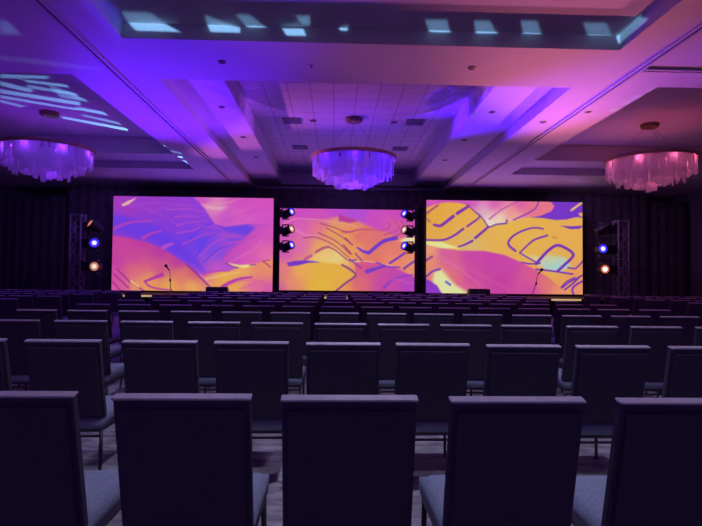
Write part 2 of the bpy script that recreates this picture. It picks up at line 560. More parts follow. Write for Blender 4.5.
def paint_left(p):
    p.base([(116, 200, (170, 58, 190)), (150, 203, (158, 60, 200)), (180, 203, (150, 62, 210)), (120, 212, (160, 60, 200)), (150, 215, (140, 62, 215)),
            (170, 222, (135, 62, 220)), (190, 212, (150, 65, 215)), (185, 235, (120, 62, 232)), (200, 245, (105, 66, 240)), (215, 250, (130, 75, 230)),
            (205, 265, (165, 78, 212)), (215, 268, (200, 88, 200)), (230, 240, (170, 75, 212)), (200, 225, (140, 66, 222)), (260, 250, (215, 90, 190)), (270, 285, (235, 135, 140))])
    blue = (106, 60, 234)
    p.fill([(111, 213), (125, 216), (140, 222), (152, 223), (165, 231), (180, 244), (200, 262), (204, 272), (180, 258), (160, 245), (143, 239), (125, 235), (111, 233)], blue, 7, .85)
    p.stroke([(112, 230), (122, 225), (133, 222), (152, 221)], 3.2, (182, 66, 192), 1.5, soft=2)
    p.stroke([(143, 238), (150, 234), (161, 231)], 3.5, (182, 68, 190), 1.5, soft=1.5)
    p.stroke([(163, 248), (167, 245.5), (172, 244)], 4.2, (188, 78, 205), 2.5, soft=1.5)
    for q in ([(166, 210), (180, 209), (196, 210), (210, 214)], [(174, 217), (185, 216), (198, 217)], [(176, 226), (186, 223), (205, 221)],
              [(177, 233), (190, 231), (204, 227), (226, 228)], [(183, 244), (192, 240), (205, 234), (222, 234)], [(200, 256), (212, 244), (226, 239), (244, 238)],
              [(212, 257), (226, 247), (240, 241), (250, 238)]):
        p.stroke(q, 1.6, (178, 76, 208), .8, op=1.0, soft=1.4)
    for q in ([(132, 206), (150, 203), (172, 204), (196, 206)], [(150, 212), (170, 206), (190, 206)], [(120, 203), (145, 209), (168, 219), (186, 232)]):
        p.stroke(q, 2.2, (172, 70, 205), .8, op=.7, soft=2.4)
    for q in ([(196, 256), (206, 240), (220, 231)], [(204, 262), (218, 250), (236, 244)], [(188, 240), (200, 229), (214, 222)]):
        p.stroke(q, 1.4, (88, 62, 240), .6, op=.9, soft=1.4)
    p.fill([(218, 226), (232, 226), (247, 224), (256, 229), (246, 236), (226, 232)], (112, 68, 228), 4)
    p.stroke([(226, 240), (240, 239), (254, 237)], 2.5, (118, 72, 228), 1, soft=2)
    # right pink sheet
    g = p.grad([(200, 200, (212, 90, 195)), (215, 206, (225, 140, 185)), (240, 202, (215, 78, 192)), (268, 205, (220, 84, 190)), (225, 218, (205, 88, 205)), (265, 220, (215, 88, 200)), (240, 214, (222, 100, 195))])
    p.fill([(190, 195), (200, 204), (206, 212), (214, 224), (225, 227), (245, 224), (275, 224), (275, 194)], g, 1.6)
    p.fill([(200, 204), (212, 206), (226, 207), (220, 210), (206, 209)], (235, 175, 190), 3, .8)
    p.stroke([(205, 204), (225, 203), (240, 198)], 1.2, (235, 150, 175), .6, .8, 1.5)
    for k in range(4):
        p.stroke([(222 + 6 * k, 222), (240 + 5 * k, 214 - k), (268, 203 + 3 * k)], 1.0, (200, 76, 200), .6, .5, 1.5)
    # right pink hill
    g = p.grad([(255, 230, (205, 80, 195)), (270, 232, (215, 88, 190)), (240, 246, (202, 80, 195)), (230, 260, (200, 78, 192)), (265, 255, (232, 110, 175)), (250, 258, (222, 92, 182)), (272, 262, (235, 120, 165))])
    p.fill([(275, 224), (256, 227), (246, 237), (232, 248), (222, 260), (232, 265), (250, 266), (275, 262)], g, 2.5)
    p.stroke([(224, 257), (245, 240), (256, 236)], 1.2, (176, 66, 190), .6, .7, 1.5)
    p.stroke([(230, 262), (252, 250), (262, 240)], 1.2, (225, 125, 205), .6, .7, 1.5)
    # lower right yellow ground
    g = p.grad([(205, 278, (225, 110, 160)), (225, 278, (238, 178, 80)), (245, 272, (240, 170, 95)), (262, 270, (236, 140, 110)), (235, 288, (235, 170, 85)), (255, 286, (228, 105, 165)), (270, 290, (220, 90, 175)), (268, 264, (240, 150, 100)), (212, 286, (236, 165, 95))])
    p.fill([(198, 275), (212, 273), (228, 271), (244, 266), (258, 263), (275, 258), (275, 293), (205, 293)], g, 2)
    p.fill([(228, 263), (240, 265), (256, 264), (246, 268), (234, 267)], (240, 222, 140), 1.6)
    p.stroke([(226, 263), (232, 266), (238, 267.5)], 1.2, (150, 60, 150))
    p.stroke([(250, 265), (256, 264.5)], 1.1, (150, 60, 150))
    p.stroke([(263, 261), (270, 260)], 1.0, (175, 80, 120))
    p.stroke([(263, 261), (267, 264), (271, 267)], 1.2, (165, 60, 130))
    p.stroke([(203, 275), (214, 271.5), (230, 271)], 1.6, (192, 66, 178), .8)
    p.stroke([(223, 287), (231, 282), (241, 278.5), (252, 277)], 4.2, (188, 66, 168), 2)
    for q in ([(228, 285), (246, 280), (266, 281)], [(240, 289), (256, 283), (272, 284)]):
        p.stroke(q, 1.4, (222, 96, 165), .6, op=.8, soft=1.6)
    p.stroke([(206, 279), (220, 276), (240, 272)], 2.0, (246, 208, 120), .8, op=.8, soft=2)
    # big front hill
    g = p.grad([(116, 240, (205, 66, 160)), (140, 243, (196, 62, 165)), (160, 252, (188, 58, 168)), (178, 262, (185, 56, 165)), (135, 258, (205, 72, 158)), (118, 262, (200, 66, 170)), (116, 280, (215, 80, 165)),
                (135, 270, (228, 110, 125)), (160, 268, (212, 85, 140)), (180, 275, (228, 125, 105)), (150, 282, (238, 165, 88)), (170, 286, (238, 172, 84)), (192, 286, (240, 175, 90)), (122, 288, (218, 92, 165)), (195, 274, (215, 90, 130)), (137, 287, (235, 160, 100))])
    p.fill([(109, 235), (126, 238), (146, 242), (160, 248), (174, 256), (190, 267), (203, 280), (213, 292), (109, 294)], g, 1.6)
    p.stroke([(186, 264), (198, 275), (213, 290)], 2.0, (158, 50, 150), 1.6)
    for a, b in (((117, 269), (131, 283)), ((114, 274), (129, 288)), ((113, 282), (121, 291)), ((134, 284), (144, 291))):
        p.stroke([a, b], 1.5, (168, 48, 150))
    p.stroke([(131, 281), (139, 287)], 1.4, (245, 210, 110))
    p.stroke([(162, 275), (154, 278), (145, 281.5)], 4.6, (186, 60, 164), 2.2)
    p.stroke([(145, 281.5), (150, 286.5), (160, 289), (172, 290)], 2.0, (182, 58, 160), 1.2)
    p.fill([(121, 204.5), (127, 201), (136, 197.5), (133, 200.5), (128, 204.5), (122, 206.5)], (236, 178, 172), 1)


def paint_middle(p):
    p.base([(285, 213, (210, 82, 195)), (300, 214, (208, 80, 195)), (320, 213, (206, 78, 190)), (300, 226, (225, 98, 188)), (318, 226, (232, 120, 140)), (332, 230, (238, 165, 85)), (283, 232, (215, 84, 192)),
            (300, 246, (226, 112, 172)), (284, 252, (214, 88, 186)), (320, 249, (240, 172, 92)), (335, 258, (236, 208, 112)), (300, 272, (240, 178, 82)), (284, 272, (234, 130, 128)), (320, 280, (232, 184, 66)), (342, 284, (238, 172, 74)),
            (283, 287, (214, 92, 170)), (350, 238, (236, 156, 84)), (366, 243, (230, 132, 98)), (388, 250, (236, 130, 108)), (405, 256, (236, 138, 102)), (372, 234, (228, 112, 120)), (352, 256, (238, 172, 92)), (350, 275, (236, 150, 92)),
            (366, 258, (230, 120, 115)), (276, 215, (208, 80, 190)), (276, 270, (226, 110, 150))])
    g = p.grad([(300, 212, (210, 80, 195)), (335, 212, (196, 78, 205)), (355, 214, (180, 80, 215)), (375, 220, (208, 80, 192)), (398, 214, (205, 74, 190)), (395, 225, (220, 95, 165)), (320, 217, (214, 84, 185))])
    p.fill([(279, 207), (300, 219), (320, 219), (340, 216), (357, 221), (378, 230), (395, 236), (416, 238), (416, 207)], g, 3)
    p.stroke([(283, 224), (296, 219), (318, 220), (345, 224), (360, 228)], 1.0, (245, 170, 170), .6, .7, 1.2)
    p.stroke([(290, 227), (305, 235), (318, 236)], 2.5, (238, 150, 205), 1, .6, 2.5)
    p.fill([(338, 214), (346, 217), (358, 221), (350, 223), (338, 221)], (186, 62, 150), 1.6)
    g = p.grad([(345, 238, (238, 165, 88)), (358, 234, (228, 112, 112)), (378, 238, (226, 116, 116)), (400, 248, (234, 124, 112)), (412, 262, (238, 150, 112)), (372, 256, (232, 122, 104)), (354, 252, (238, 160, 88)), (395, 262, (240, 140, 110))])
    p.fill([(338, 236), (352, 234), (364, 231), (380, 230.5), (394, 236), (404, 242), (416, 250), (416, 279), (396, 269), (376, 263), (356, 262), (348, 256)], g, 2.2)
    g = p.grad([(312, 258, (240, 190, 110)), (328, 251, (238, 196, 118)), (338, 258, (236, 212, 132)), (345, 264, (238, 184, 100)), (322, 262, (238, 205, 120))])
    p.fill([(306, 261), (316, 254), (329, 247.5), (337, 251.5), (350, 264), (344, 267), (322, 264)], g, 1.6)
    g = p.grad([(284, 270, (230, 124, 130)), (300, 270, (240, 176, 84)), (320, 270, (234, 182, 64)), (340, 275, (232, 180, 66)), (320, 286, (232, 186, 60)), (345, 284, (236, 170, 78)), (290, 284, (236, 150, 105)), (282, 288, (214, 92, 165))])
    p.fill([(279, 264), (290, 265), (306, 262.5), (322, 262), (342, 265), (355, 275), (346, 284), (336, 292), (279, 292)], g, 2)
    br = (168, 66, 112)
    for q in ([(320, 223.5), (335, 228), (346, 233)], [(326, 228), (340, 236), (352, 245)], [(318, 233), (335, 241), (350, 254)], [(303, 238), (316, 237.5), (333, 245), (348, 257)]):
        p.stroke(q, 1.1, br, 1.0)
    p.stroke([(316, 252), (322, 248.5), (328, 247)], 2.6, (186, 88, 126), 2.4)
    p.stroke([(328, 247), (336, 251), (347, 260)], 1.6, (176, 80, 120), 1.2)
    p.stroke([(305, 259), (311, 256)], 3.0, (198, 92, 140))
    p.fill([(286.5, 263), (294, 261), (305, 260.3), (313, 261), (320, 262.4), (308, 263), (298, 265.5), (289, 266.5)], (118, 60, 198), .9)
    p.stroke([(342, 231.5), (350, 232), (360, 229.5), (378, 230)], 2.6, (202, 80, 122), 1)
    p.stroke([(345, 238), (352, 245)], 1.4, br); p.stroke([(343, 245), (351, 254)], 1.4, br)
    # right-hand hill
    g = p.grad([(358, 266, (222, 92, 130)), (372, 268, (212, 82, 150)), (390, 275, (200, 74, 172)), (410, 284, (186, 70, 196)), (360, 284, (224, 108, 118)), (385, 287, (204, 76, 168)), (346, 288, (236, 150, 90))])
    p.fill([(354, 262), (366, 261), (380, 263), (396, 268), (416, 278), (416, 293), (338, 293), (352, 280), (356, 274)], g, 1.6)
    p.stroke([(352, 262), (368, 261.5), (392, 266)], 1.0, (250, 196, 150), .7)
    pu = (114, 60, 204)
    p.stroke([(357, 247.5), (362, 251), (368.5, 253)], 1.6, pu, 3.6)
    p.stroke([(368.5, 253), (375, 247.5), (384, 241), (396, 238)], 3.4, pu, 3.8)
    for q in ([(379, 231), (387, 229), (390, 225.5), (387, 223)], [(384, 235), (394, 231.5), (398.5, 227), (394, 220.5)], [(391, 237), (400, 234), (405, 229), (401, 221)]):
        p.stroke(q, 1.0, (182, 76, 140))
    p.fill([(399, 241), (407, 237), (416, 237), (416, 243), (408, 242.5)], (238, 222, 176), 2)
    p.stroke([(390, 263), (397, 258.5), (405, 253)], 2.6, (128, 64, 188), 2.2)
    p.stroke([(404, 269), (409, 265), (415, 261)], 2.4, (140, 68, 170))
    p.stroke([(367, 271.5), (375, 269), (385, 266)], 4.4, (124, 62, 200), 2.4)
    p.stroke([(376, 262.5), (388, 266.5), (400, 267.5)], 1.4, (122, 62, 200))
    p.stroke([(384, 288), (391, 281), (400, 277), (413, 275)], 2.8, (150, 66, 200), 1.4)
    p.stroke([(394, 279), (414, 284)], 1.2, (220, 110, 180), .6, .6, 2)
    p.stroke([(342, 265), (350, 269.5), (355.5, 275.5), (346, 283), (335, 292)], 2.0, (140, 66, 140), 2.0)
    p.stroke([(355, 253.5), (362, 261)], 1.5, (150, 70, 150)); p.stroke([(349, 259), (361, 268)], 1.5, (140, 68, 160)); p.stroke([(349, 261), (356, 260)], 1.4, (120, 64, 190))


def paint_right(p):
    p.base([(435, 212, (232, 172, 66)), (455, 210, (236, 176, 70)), (440, 232, (232, 172, 72)), (465, 225, (236, 176, 78)), (455, 240, (230, 178, 90)), (490, 240, (232, 180, 86)), (510, 232, (236, 184, 80)), (530, 240, (234, 182, 84)),
            (550, 230, (236, 178, 78)), (575, 225, (236, 176, 84)), (575, 245, (236, 178, 82)), (555, 265, (230, 184, 96)), (575, 275, (238, 160, 92)), (545, 278, (236, 168, 90)), (578, 290, (240, 150, 110)), (560, 290, (238, 162, 84)), (470, 245, (222, 186, 116)), (510, 250, (235, 176, 86))])
    p.fill([(424, 198), (484, 198), (470, 206), (458, 203), (446, 202.5), (434, 205), (424, 209)], (214, 88, 186), 1.2)
    g = p.grad([(470, 203, (216, 86, 192)), (495, 204, (222, 92, 180)), (520, 204, (226, 92, 170)), (545, 206, (236, 120, 140)), (482, 214, (225, 170, 200)), (487, 222, (240, 232, 205)), (500, 219, (242, 222, 190)), (510, 214, (240, 150, 150)), (530, 211, (236, 118, 140)), (515, 221, (242, 200, 140))])
    p.fill([(460, 198), (556, 198), (555, 208), (546, 215), (530, 217), (512, 221), (496, 225), (488, 226), (481, 217), (472, 208)], g, 1.4)
    pu = (120, 54, 200)
    p.fill([(530, 217.5), (541, 215.5), (551, 211), (554, 206), (549, 200), (585, 200), (585, 218), (576, 217), (566, 219.5), (555, 220), (542, 218)], pu, 1.0)
    p.stroke([(571, 210), (582, 202)], 2.2, (238, 180, 120)); p.fill([(578, 213), (585, 212), (585, 217), (580, 216)], (238, 175, 100), .8)
    p.stroke([(513, 220), (526, 214), (535, 208), (538, 202)], 1.6, (152, 60, 190), 1.4)
    p.stroke([(489, 219), (498, 212), (507, 206)], 1.8, (204, 90, 178), 1.0); p.stroke([(500, 210), (520, 200)], 1.0, (190, 76, 180))
    p.fill([(560, 225.7), (571, 226.2), (584, 225.7), (579, 228.8), (570, 229.2)], (112, 54, 190), .9)
    l = (132, 58, 172)
    p.stroke([(427, 213.5), (432, 209.5), (438, 205.5)], 2.4, (186, 84, 116), 2.0)
    p.stroke([(427, 219), (430, 222)], 1.6, (186, 84, 116))
    p.stroke([(434, 225), (440, 226), (446, 222), (453, 216.5)], 2.6, l, 3.4)
    p.stroke([(457, 213.5), (468, 206.5)], 3.4, l, 2.8)
    p.stroke([(426, 240), (443, 240), (454, 235.5), (463, 229)], 2.0, l, 2.4)
    p.stroke([(467, 226.5), (479, 217), (474, 211.5), (466, 204)], 2.2, l, 1.0)
    p.stroke([(475, 238), (481, 233), (488, 227)], 2.8, l, 2.4)
    p.stroke([(480, 216), (484, 221), (488.5, 227), (496, 224.5), (506, 223.5)], 1.1, (110, 60, 170), 1.6)
    p.stroke([(458, 247), (465, 244.5), (472, 241)], 1.6, l, 2.6)
    p.fill([(424, 241.5), (442, 242), (460, 248.5), (440, 248.5), (424, 245)], (232, 232, 150), 1.6)
    # loops
    k = (124, 54, 178)
    p.stroke([(515, 251), (509, 246), (508.5, 241), (515, 234.5), (526, 229.5), (535, 227.8), (543, 229)], 2.4, k, 1.6)
    p.stroke([(519.5, 253), (526, 246.5), (534, 240), (547, 235.5)], 1.6, k, 2.0)
    p.stroke([(552, 237), (556, 238)], 1.2, (200, 110, 80))
    g = p.grad([(550, 258, (215, 205, 140)), (545, 266, (170, 210, 220)), (558, 268, (155, 214, 228)), (562, 260, (190, 208, 180)), (535, 262, (225, 215, 150)), (530, 258, (232, 200, 110))])
    p.fill([(522, 254), (541, 257), (548, 255), (566, 258), (571, 266), (560, 272.5), (546, 270), (536, 263)], g, 3.5)
    p.stroke([(519.5, 253), (528, 258), (538, 263.5)], 1.5, k)
    p.stroke([(536, 264), (542, 257), (549, 250), (557, 245.5), (566, 248.5), (573, 254), (571, 259), (558, 271)], 3.0, k, 2.8)
    p.stroke([(521, 262.5), (530, 264), (540, 263.5)], 1.6, k)
    p.stroke([(536, 269.5), (550, 271), (573, 274.5)], 1.8, k)
    p.stroke([(568, 268), (576, 268.5), (584, 260)], 1.6, k)
    p.stroke([(545, 280), (553, 285), (561, 288.5), (569, 283), (584, 275)], 1.6, k)
    p.stroke([(561, 288), (567, 282), (575, 278)], 1.6, k); p.stroke([(565, 290), (573, 284), (580, 277)], 1.8, k)
    p.stroke([(574, 295), (572.5, 290), (576, 285.5), (584, 281)], 2.0, k)
    # magenta hill
    g = p.grad([(430, 250, (240, 165, 120)), (430, 262, (236, 145, 110)), (445, 254, (216, 92, 160)), (450, 266, (222, 100, 150)), (470, 256, (206, 72, 172)), (490, 260, (204, 68, 172)), (510, 265, (206, 72, 172)), (470, 275, (206, 72, 165)), (500, 282, (202, 66, 165)), (530, 275, (220, 92, 150)), (545, 284, (230, 120, 120)), (530, 290, (212, 76, 166)),
                (445, 275, (234, 150, 110)), (460, 287, (225, 100, 150)), (560, 292, (238, 150, 110)), (455, 278, (226, 110, 130))])
    p.fill([(424, 244), (440, 248), (458, 250.5), (484, 251), (504, 255), (520, 262), (536, 270), (550, 279), (564, 291), (570, 297), (424, 297)], g, 1.4)
    p.stroke([(438, 256), (458, 268), (480, 285)], 3.0, (232, 120, 165), 1, .6, 3)
    p.stroke([(440, 258), (470, 270), (510, 290)], 2.0, (222, 100, 170), 1, .5, 3)
    p.fill([(434, 272), (441, 269), (447, 276), (456, 285), (472, 295), (436, 295), (432, 284)], (228, 230, 165), 4)
    p.fill([(424, 277), (431, 281), (437, 285), (443, 295), (424, 295)], (142, 60, 200), 1.2)
    p.stroke([(426, 276.5), (433, 271), (440, 269)], 2.0, (128, 64, 180)); p.stroke([(426, 260.5), (432, 256.5)], 2.2, (150, 64, 160)); p.stroke([(446, 281.5), (450, 284.5)], 2.4, (118, 100, 210))
    p.fill([(506, 218.5), (508, 222), (505, 222)], (90, 80, 150), .8)


def screen_mat(name):
    m = bpy.data.materials.new(name)
    m.use_nodes = True
    nt = m.node_tree
    b = nt.nodes['Principled BSDF']
    b.inputs['Base Color'].default_value = (0.01, 0.01, 0.01, 1)
    b.inputs['Roughness'].default_value = 0.4
    at_ = nt.nodes.new('ShaderNodeAttribute')
    at_.attribute_name = 'picture'
    nt.links.new(at_.outputs['Color'], b.inputs['Emission Color'])
    b.inputs['Emission Strength'].default_value = 0.92
    return m


def screen(label, corners, Y, painter, res):
    """corners in photo pixels: tl, tr, br, bl"""
    P = [at(*c, Y) for c in corners]
    x0 = (P[0].x + P[3].x) / 2; x1 = (P[1].x + P[2].x) / 2
    z1 = (P[0].z + P[1].z) / 2; z0 = (P[2].z + P[3].z) / 2
    t = thing('video_screen', label, 'screen', ((x0 + x1) / 2, Y, SH), group='video walls on the stage')
    hw = (x1 - x0) / 2
    a, b = z0 - SH, z1 - SH
    bm = bmesh.new(); bm_box(bm, -hw - .03, hw + .03, .012, .14, a - .03, b + .03, bevel=.006)
    obj('cabinet', bm, M['black'], t)
    nx, nz = res
    u = np.linspace(0, 1, nx); v = np.linspace(0, 1, nz)
    U, V = np.meshgrid(u, v)
    tl, tr, br, bl = [np.array(c, float) for c in corners]
    PX = ((bl * 1)[None, None] * ((1 - U) * (1 - V))[..., None] + br[None, None] * (U * (1 - V))[..., None] + tl[None, None] * ((1 - U) * V)[..., None] + tr[None, None] * (U * V)[..., None])
    p = Paint(PX[..., 0], PX[..., 1])
    painter(p)
    C = lin(np.clip(p.C, 0, 255))
    me = bpy.data.meshes.new('display')
    n = nx * nz
    co = np.stack([-hw + 2 * hw * U, np.zeros_like(U), a + (b - a) * V], -1).reshape(-1, 3)
    idx = np.arange(n).reshape(nz, nx)
    q = np.stack([idx[:-1, :-1], idx[:-1, 1:], idx[1:, 1:], idx[1:, :-1]], -1).reshape(-1, 4)
    me.from_pydata(co.tolist(), [], q.tolist())
    ca = me.attributes.new('picture', 'FLOAT_COLOR', 'POINT')
    ca.data.foreach_set('color', np.concatenate([C.reshape(-1, 3), np.ones((n, 1))], 1).astype(np.float32).ravel())
    me.materials.append(screen_mat('led_picture'))
    child(None, t, 'display', me)
    # back frame standing on the deck
    for x in (-hw * .8, -hw * .27, hw * .27, hw * .8):
        bm = bmesh.new()
        bm_box(bm, x - .03, x + .03, .145, .2, 0, b - .2)
        bm_box(bm, x - .03, x + .03, .2, .75, 0, .05)
        bm_tube(bm, [(x, .7, .05), (x, .17, min(1.6, b - .3))], .02)
        obj('support_leg', bm, M['truss_black'], t)
    bm = bmesh.new(); bm_box(bm, -hw, hw, .02, .12, 0, max(a - .032, .02)); obj('plinth', bm, M['skirt'], t)
    return t


YS, YM = 22.7, 23.3
screen('large video wall on the left, purple and pink hills with a microphone stand before it', [(113, 196), (273, 198.3), (273, 291.5), (112, 290.5)], YS, paint_left, (240, 142))
screen('video wall in the middle, set back, with yellow and orange wavy bands', [(274, 208.3), (414.5, 210), (414.5, 291.5), (274, 290)], YM, paint_middle, (212, 124))
screen('large video wall on the right, yellow field with purple loops over a magenta hill', [(426.5, 200.3), (582, 202), (583, 295), (426, 292.5)], YS, paint_right, (234, 142))


# ------------------------------------------------------------------ truss towers
def tower(label, xc, Y, w, top, m, group):
    t = thing('truss_tower', label, 'truss', (xc, Y, SH), group=group)
    h = top - SH
    s = w / 2
    rad = .026 if w > .4 else .022
    for sx in (-1, 1):
        for sy in (-1, 1):
            bm = bmesh.new(); bm_tube(bm, [(sx * s, sy * s, .02), (sx * s, sy * s, h)], rad); obj('chord', bm, m, t, True)
    n = max(3, round(h / (w * 1.15)))
    bm = bmesh.new()
    for k in range(n):
        z0, z1 = .05 + (h - .1) * k / n, .05 + (h - .1) * (k + 1) / n
        for (ax, ay, bx, by) in ((-s, -s, s, -s), (s, -s, s, s), (s, s, -s, s), (-s, s, -s, -s)):
            if k % 2:
                ax, ay, bx, by = bx, by, ax, ay
            bm_tube(bm, [(ax, ay, z0), (bx, by, z1)], rad * .55, 6)
            bm_tube(bm, [(ax, ay, z1), (bx, by, z1)], rad * .55, 6)
    obj('bracing', bm, m, t)
    if w < .4:
        bm = bmesh.new(); bm_box(bm, -s + .012, s - .012, -s + .012, s - .012, .03, h - .02); obj('fabric_sleeve', bm, M['skirt'], t)
    bm = bmesh.new(); bm_box(bm, -s - .15, s + .15, -s - .15, s + .15, 0, .025, bevel=.005); obj('base_plate', bm, m, t)
    bm = bmesh.new(); bm_box(bm, -s - .04, s + .04, -s - .04, s + .04, h - .01, h + .02, bevel=.004); obj('top_plate', bm, m, t)
    return t


YT = 22.0
TL, TR = at(77.5, 250, YT), at(621, 255, YT)
TCL, TCR = at(276.5, 250, YT), at(420, 250, YT)
tower('open lattice lighting tower at the left end of the stage', TL.x, YT, .42, at(77, 215, YT).z, M['truss'], 'lighting towers')
tower('open lattice lighting tower at the right end of the stage', TR.x, YT, .44, at(621, 221, YT).z, M['truss'], 'lighting towers')
tower('slim black lighting tower between the left and middle screens', TCL.x, YT, .20, at(276, 205, YT).z, M['truss_black'], 'lighting towers')
tower('slim black lighting tower between the middle and right screens', TCR.x, YT, .27, at(420, 207, YT).z, M['truss_black'], 'lighting towers')


def moving_head(px, py, side, towx, tw, aim, lens, core, label, sc=1.0):
    """side +1: head hangs to the right of its tower; aim: direction of the lens"""
    c = at(px, py, YT - .02)
    t = thing('moving_head_light', label, 'stage light', c, group='moving head lights on the towers')
    xe = towx + side * (tw / 2 + .03) - c.x            # tower face in local x
    xb = -side * .20 * sc
    x0, x1 = sorted((xe, xb))
    bm = bmesh.new(); bm_box(bm, x0, x1, -.13 * sc, .13 * sc, -.15 * sc, .15 * sc, bevel=.015); obj('base', bm, M['black'], t)
    bm = bmesh.new()
    for s in (-1, 1):
        a, b = sorted((xb, side * .06 * sc))
        bm_box(bm, a, b, -.06 * sc, .06 * sc, s * .21 * sc - .025, s * .21 * sc + .025, bevel=.008)
    a, b = sorted((xb, xb + side * .04))
    bm_box(bm, a, b, -.07 * sc, .07 * sc, -.22 * sc, .22 * sc, bevel=.008)
    obj('yoke', bm, M['dark_grey'], t)
    q = Vector(aim).normalized().to_track_quat('Z', 'Y').to_matrix().to_4x4()
    hd = bmesh.new()
    bm_lathe(hd, [(0, -.24), (.09, -.235), (.145, -.19), (.16, -.05), (.15, .10), (.165, .14), (.165, .23), (.148, .235), (.146, .20), (0, .20)], 24,
             q @ Matrix.Scale(sc, 4))
    head = obj('head', hd, M['black'], t, False)
    bm = bmesh.new(); bm_lathe(bm, [(.146, .202), (.12, .215), (.075, .222)], 24, q @ Matrix.Scale(sc, 4)); obj('lens_ring', bm, lens, head, True)
    bm = bmesh.new(); bm_lathe(bm, [(.075, .222), (.04, .228), (0, .23)], 24, q @ Matrix.Scale(sc, 4)); obj('lens', bm, core, head, True)
    return t, c


LB, LC, LW, LWC = M['lens_blue'], M['lens_bluecore'], M['lens_warm'], M['lens_warmcore']
HD = {}
for i, (py, l, c, col) in enumerate(((213.5, LB, LC, 'blue'), (230.5, LW, LWC, 'warm white'), (246.5, LB, LC, 'blue'))):
    w = ('top', 'middle', 'bottom')[i]
    HD['cl', i] = moving_head(287.5, py, 1, TCL.x, .20, (1, -.75, .35), l, c, f'{w} black moving light glowing {col} left of the middle screen', 1.1)
for i, (py, l, c, col) in enumerate(((215.5, LB, LC, 'blue'), (231.5, LW, LWC, 'warm white'), (247.5, LB, LC, 'blue'))):
    w = ('top', 'middle', 'bottom')[i]
    HD['cr', i] = moving_head(408, py, -1, TCR.x, .27, (-1, -.75, .35), l, c, f'{w} black moving light glowing {col} right of the middle screen', 1.1)
HD['l', 0] = moving_head(95.5, 227, 1, TL.x, .42, (-.62, -.72, .55), M['lens_orange'], M['lens_orange'], 'top moving light on the far left tower, tilted up with orange lens edge', 1.22)
HD['l', 1] = moving_head(95.5, 244, 1, TL.x, .42, (.25, -1, .12), LB, LC, 'middle moving light on the far left tower, glowing blue', 1.22)
HD['l', 2] = moving_head(96.5, 266.5, 1, TL.x, .42, (.1, -1, .0), LW, LWC, 'bottom moving light on the far left tower, glowing warm white', 1.22)
HD['r', 0] = moving_head(602, 229.5, -1, TR.x, .44, (-.9, .3, -.55), M['lens_off'], M['lens_off'], 'top moving light on the far right tower, unlit and turned away', 1.22)
HD['r', 1] = moving_head(600.5, 249.5, -1, TR.x, .44, (-.1, -1, .06), LB, LC, 'middle moving light on the far right tower, glowing blue', 1.22)
HD['r', 2] = moving_head(602.5, 269.3, -1, TR.x, .44, (-.1, -1, .0), M['lens_red'], M['lens_white'], 'bottom moving light on the far right tower, white with red rim', 1.22)


# ------------------------------------------------------------------ stage gear
def mic_stand(px, ytop, Y, lean, label, label_m):
    p = at(px, ytop, Y)
    h = p.z - SH
    bx = -lean
    t = thing('microphone_stand', label, 'microphone stand', (p.x + bx, Y, SH))
    for k in range(3):
        a = 2 * PI * k / 3 + .5
        bm = bmesh.new(); bm_tube(bm, [(0, 0, .14), (.3 * math.cos(a), .3 * math.sin(a), .012)], .012); obj('leg', bm, M['black'], t)
    zc = h * .62
    top = Vector((lean * .75, 0, zc))
    bm = bmesh.new(); bm_tube(bm, [(0, 0, .10), top], .014); obj('pole', bm, M['black'], t)
    bm = bmesh.new(); bm_lathe(bm, [(0, -.05), (.035, -.05), (.035, .05), (0, .05)], 12, Matrix.Translation(top)); obj('clutch', bm, M['black'], t)
    e = Vector((lean, 0, h))
    bm = bmesh.new(); bm_tube(bm, [top, top + (e - top) * .96], .012); obj('boom', bm, M['black'], t)
    d = Vector((-.5 if lean <= 0 else .55, -.15, .75)).normalized()
    q = d.to_track_quat('Z', 'Y').to_matrix().to_4x4()
    bm = bmesh.new(); bm_lathe(bm, [(0, -.16), (.02, -.16), (.028, .02), (.05, .05), (.058, .09), (.045, .14), (0, .155)], 16, q)
    m = obj('microphone', bm, M['black'], None, True)
    m.location = t.location + Vector((e.x, 0, e.z)) + d * .175
    tag(m, label_m, 'microphone')


mic_stand(170, 271.5, 20.6, -.05, 'upright black microphone stand in front of the left screen', 'black microphone clipped atop the stand before the left screen')
mic_stand(537.5, 275, 20.6, .22, 'leaning black microphone stand in front of the right screen', 'black microphone clipped atop the leaning stand before the right screen')


def wedge(px0, px1, ptop, Y, label):
    a, b = at(px0, ptop, Y), at(px1, ptop, Y)
    w = b.x - a.x; h = a.z - SH
    t = thing('stage_monitor', label, 'speaker', ((a.x + b.x) / 2, Y, SH), group='wedge monitors')
    bm = bmesh.new()
    prof = [(-.02, 0), (.42, 0), (.42, h * .45), (.26, h), (.06, h)]
    for s in (-1, 1):
        f = bm.faces.new([bm.verts.new((s * w / 2, y, z)) for y, z in prof])
    vs = list(bm.verts)
    for i in range(5):
        bm.faces.new((vs[i], vs[(i + 1) % 5], vs[5 + (i + 1) % 5], vs[5 + i]))
    obj('cabinet', bm, M['black'], t)
    bm = bmesh.new()
    q = [Vector((0, .42, h * .45)), Vector((0, .26, h))]
    n = Vector((0, h * .55, .16)).normalized() * .012
    ps = [Vector((s * (w / 2 - .04), 0, 0)) + q[k] * 1 + n for s, k in ((-1, 0), (1, 0), (1, 1), (-1, 1))]
    f = bm.faces.new([bm.verts.new(p_) for p_ in ps])
    ex = bmesh.ops.extrude_face_region(bm, geom=[f])
    for v in ex['geom']:
        if isinstance(v, bmesh.types.BMVert):
            v.co -= n * 1.4
    obj('grille', bm, M['grille'], t)
    bm = bmesh.new(); bm_box(bm, -.09, .09, -.03, .0, h * .35, h * .5, bevel=.008); obj('handle', bm, M['dark_grey'], t)


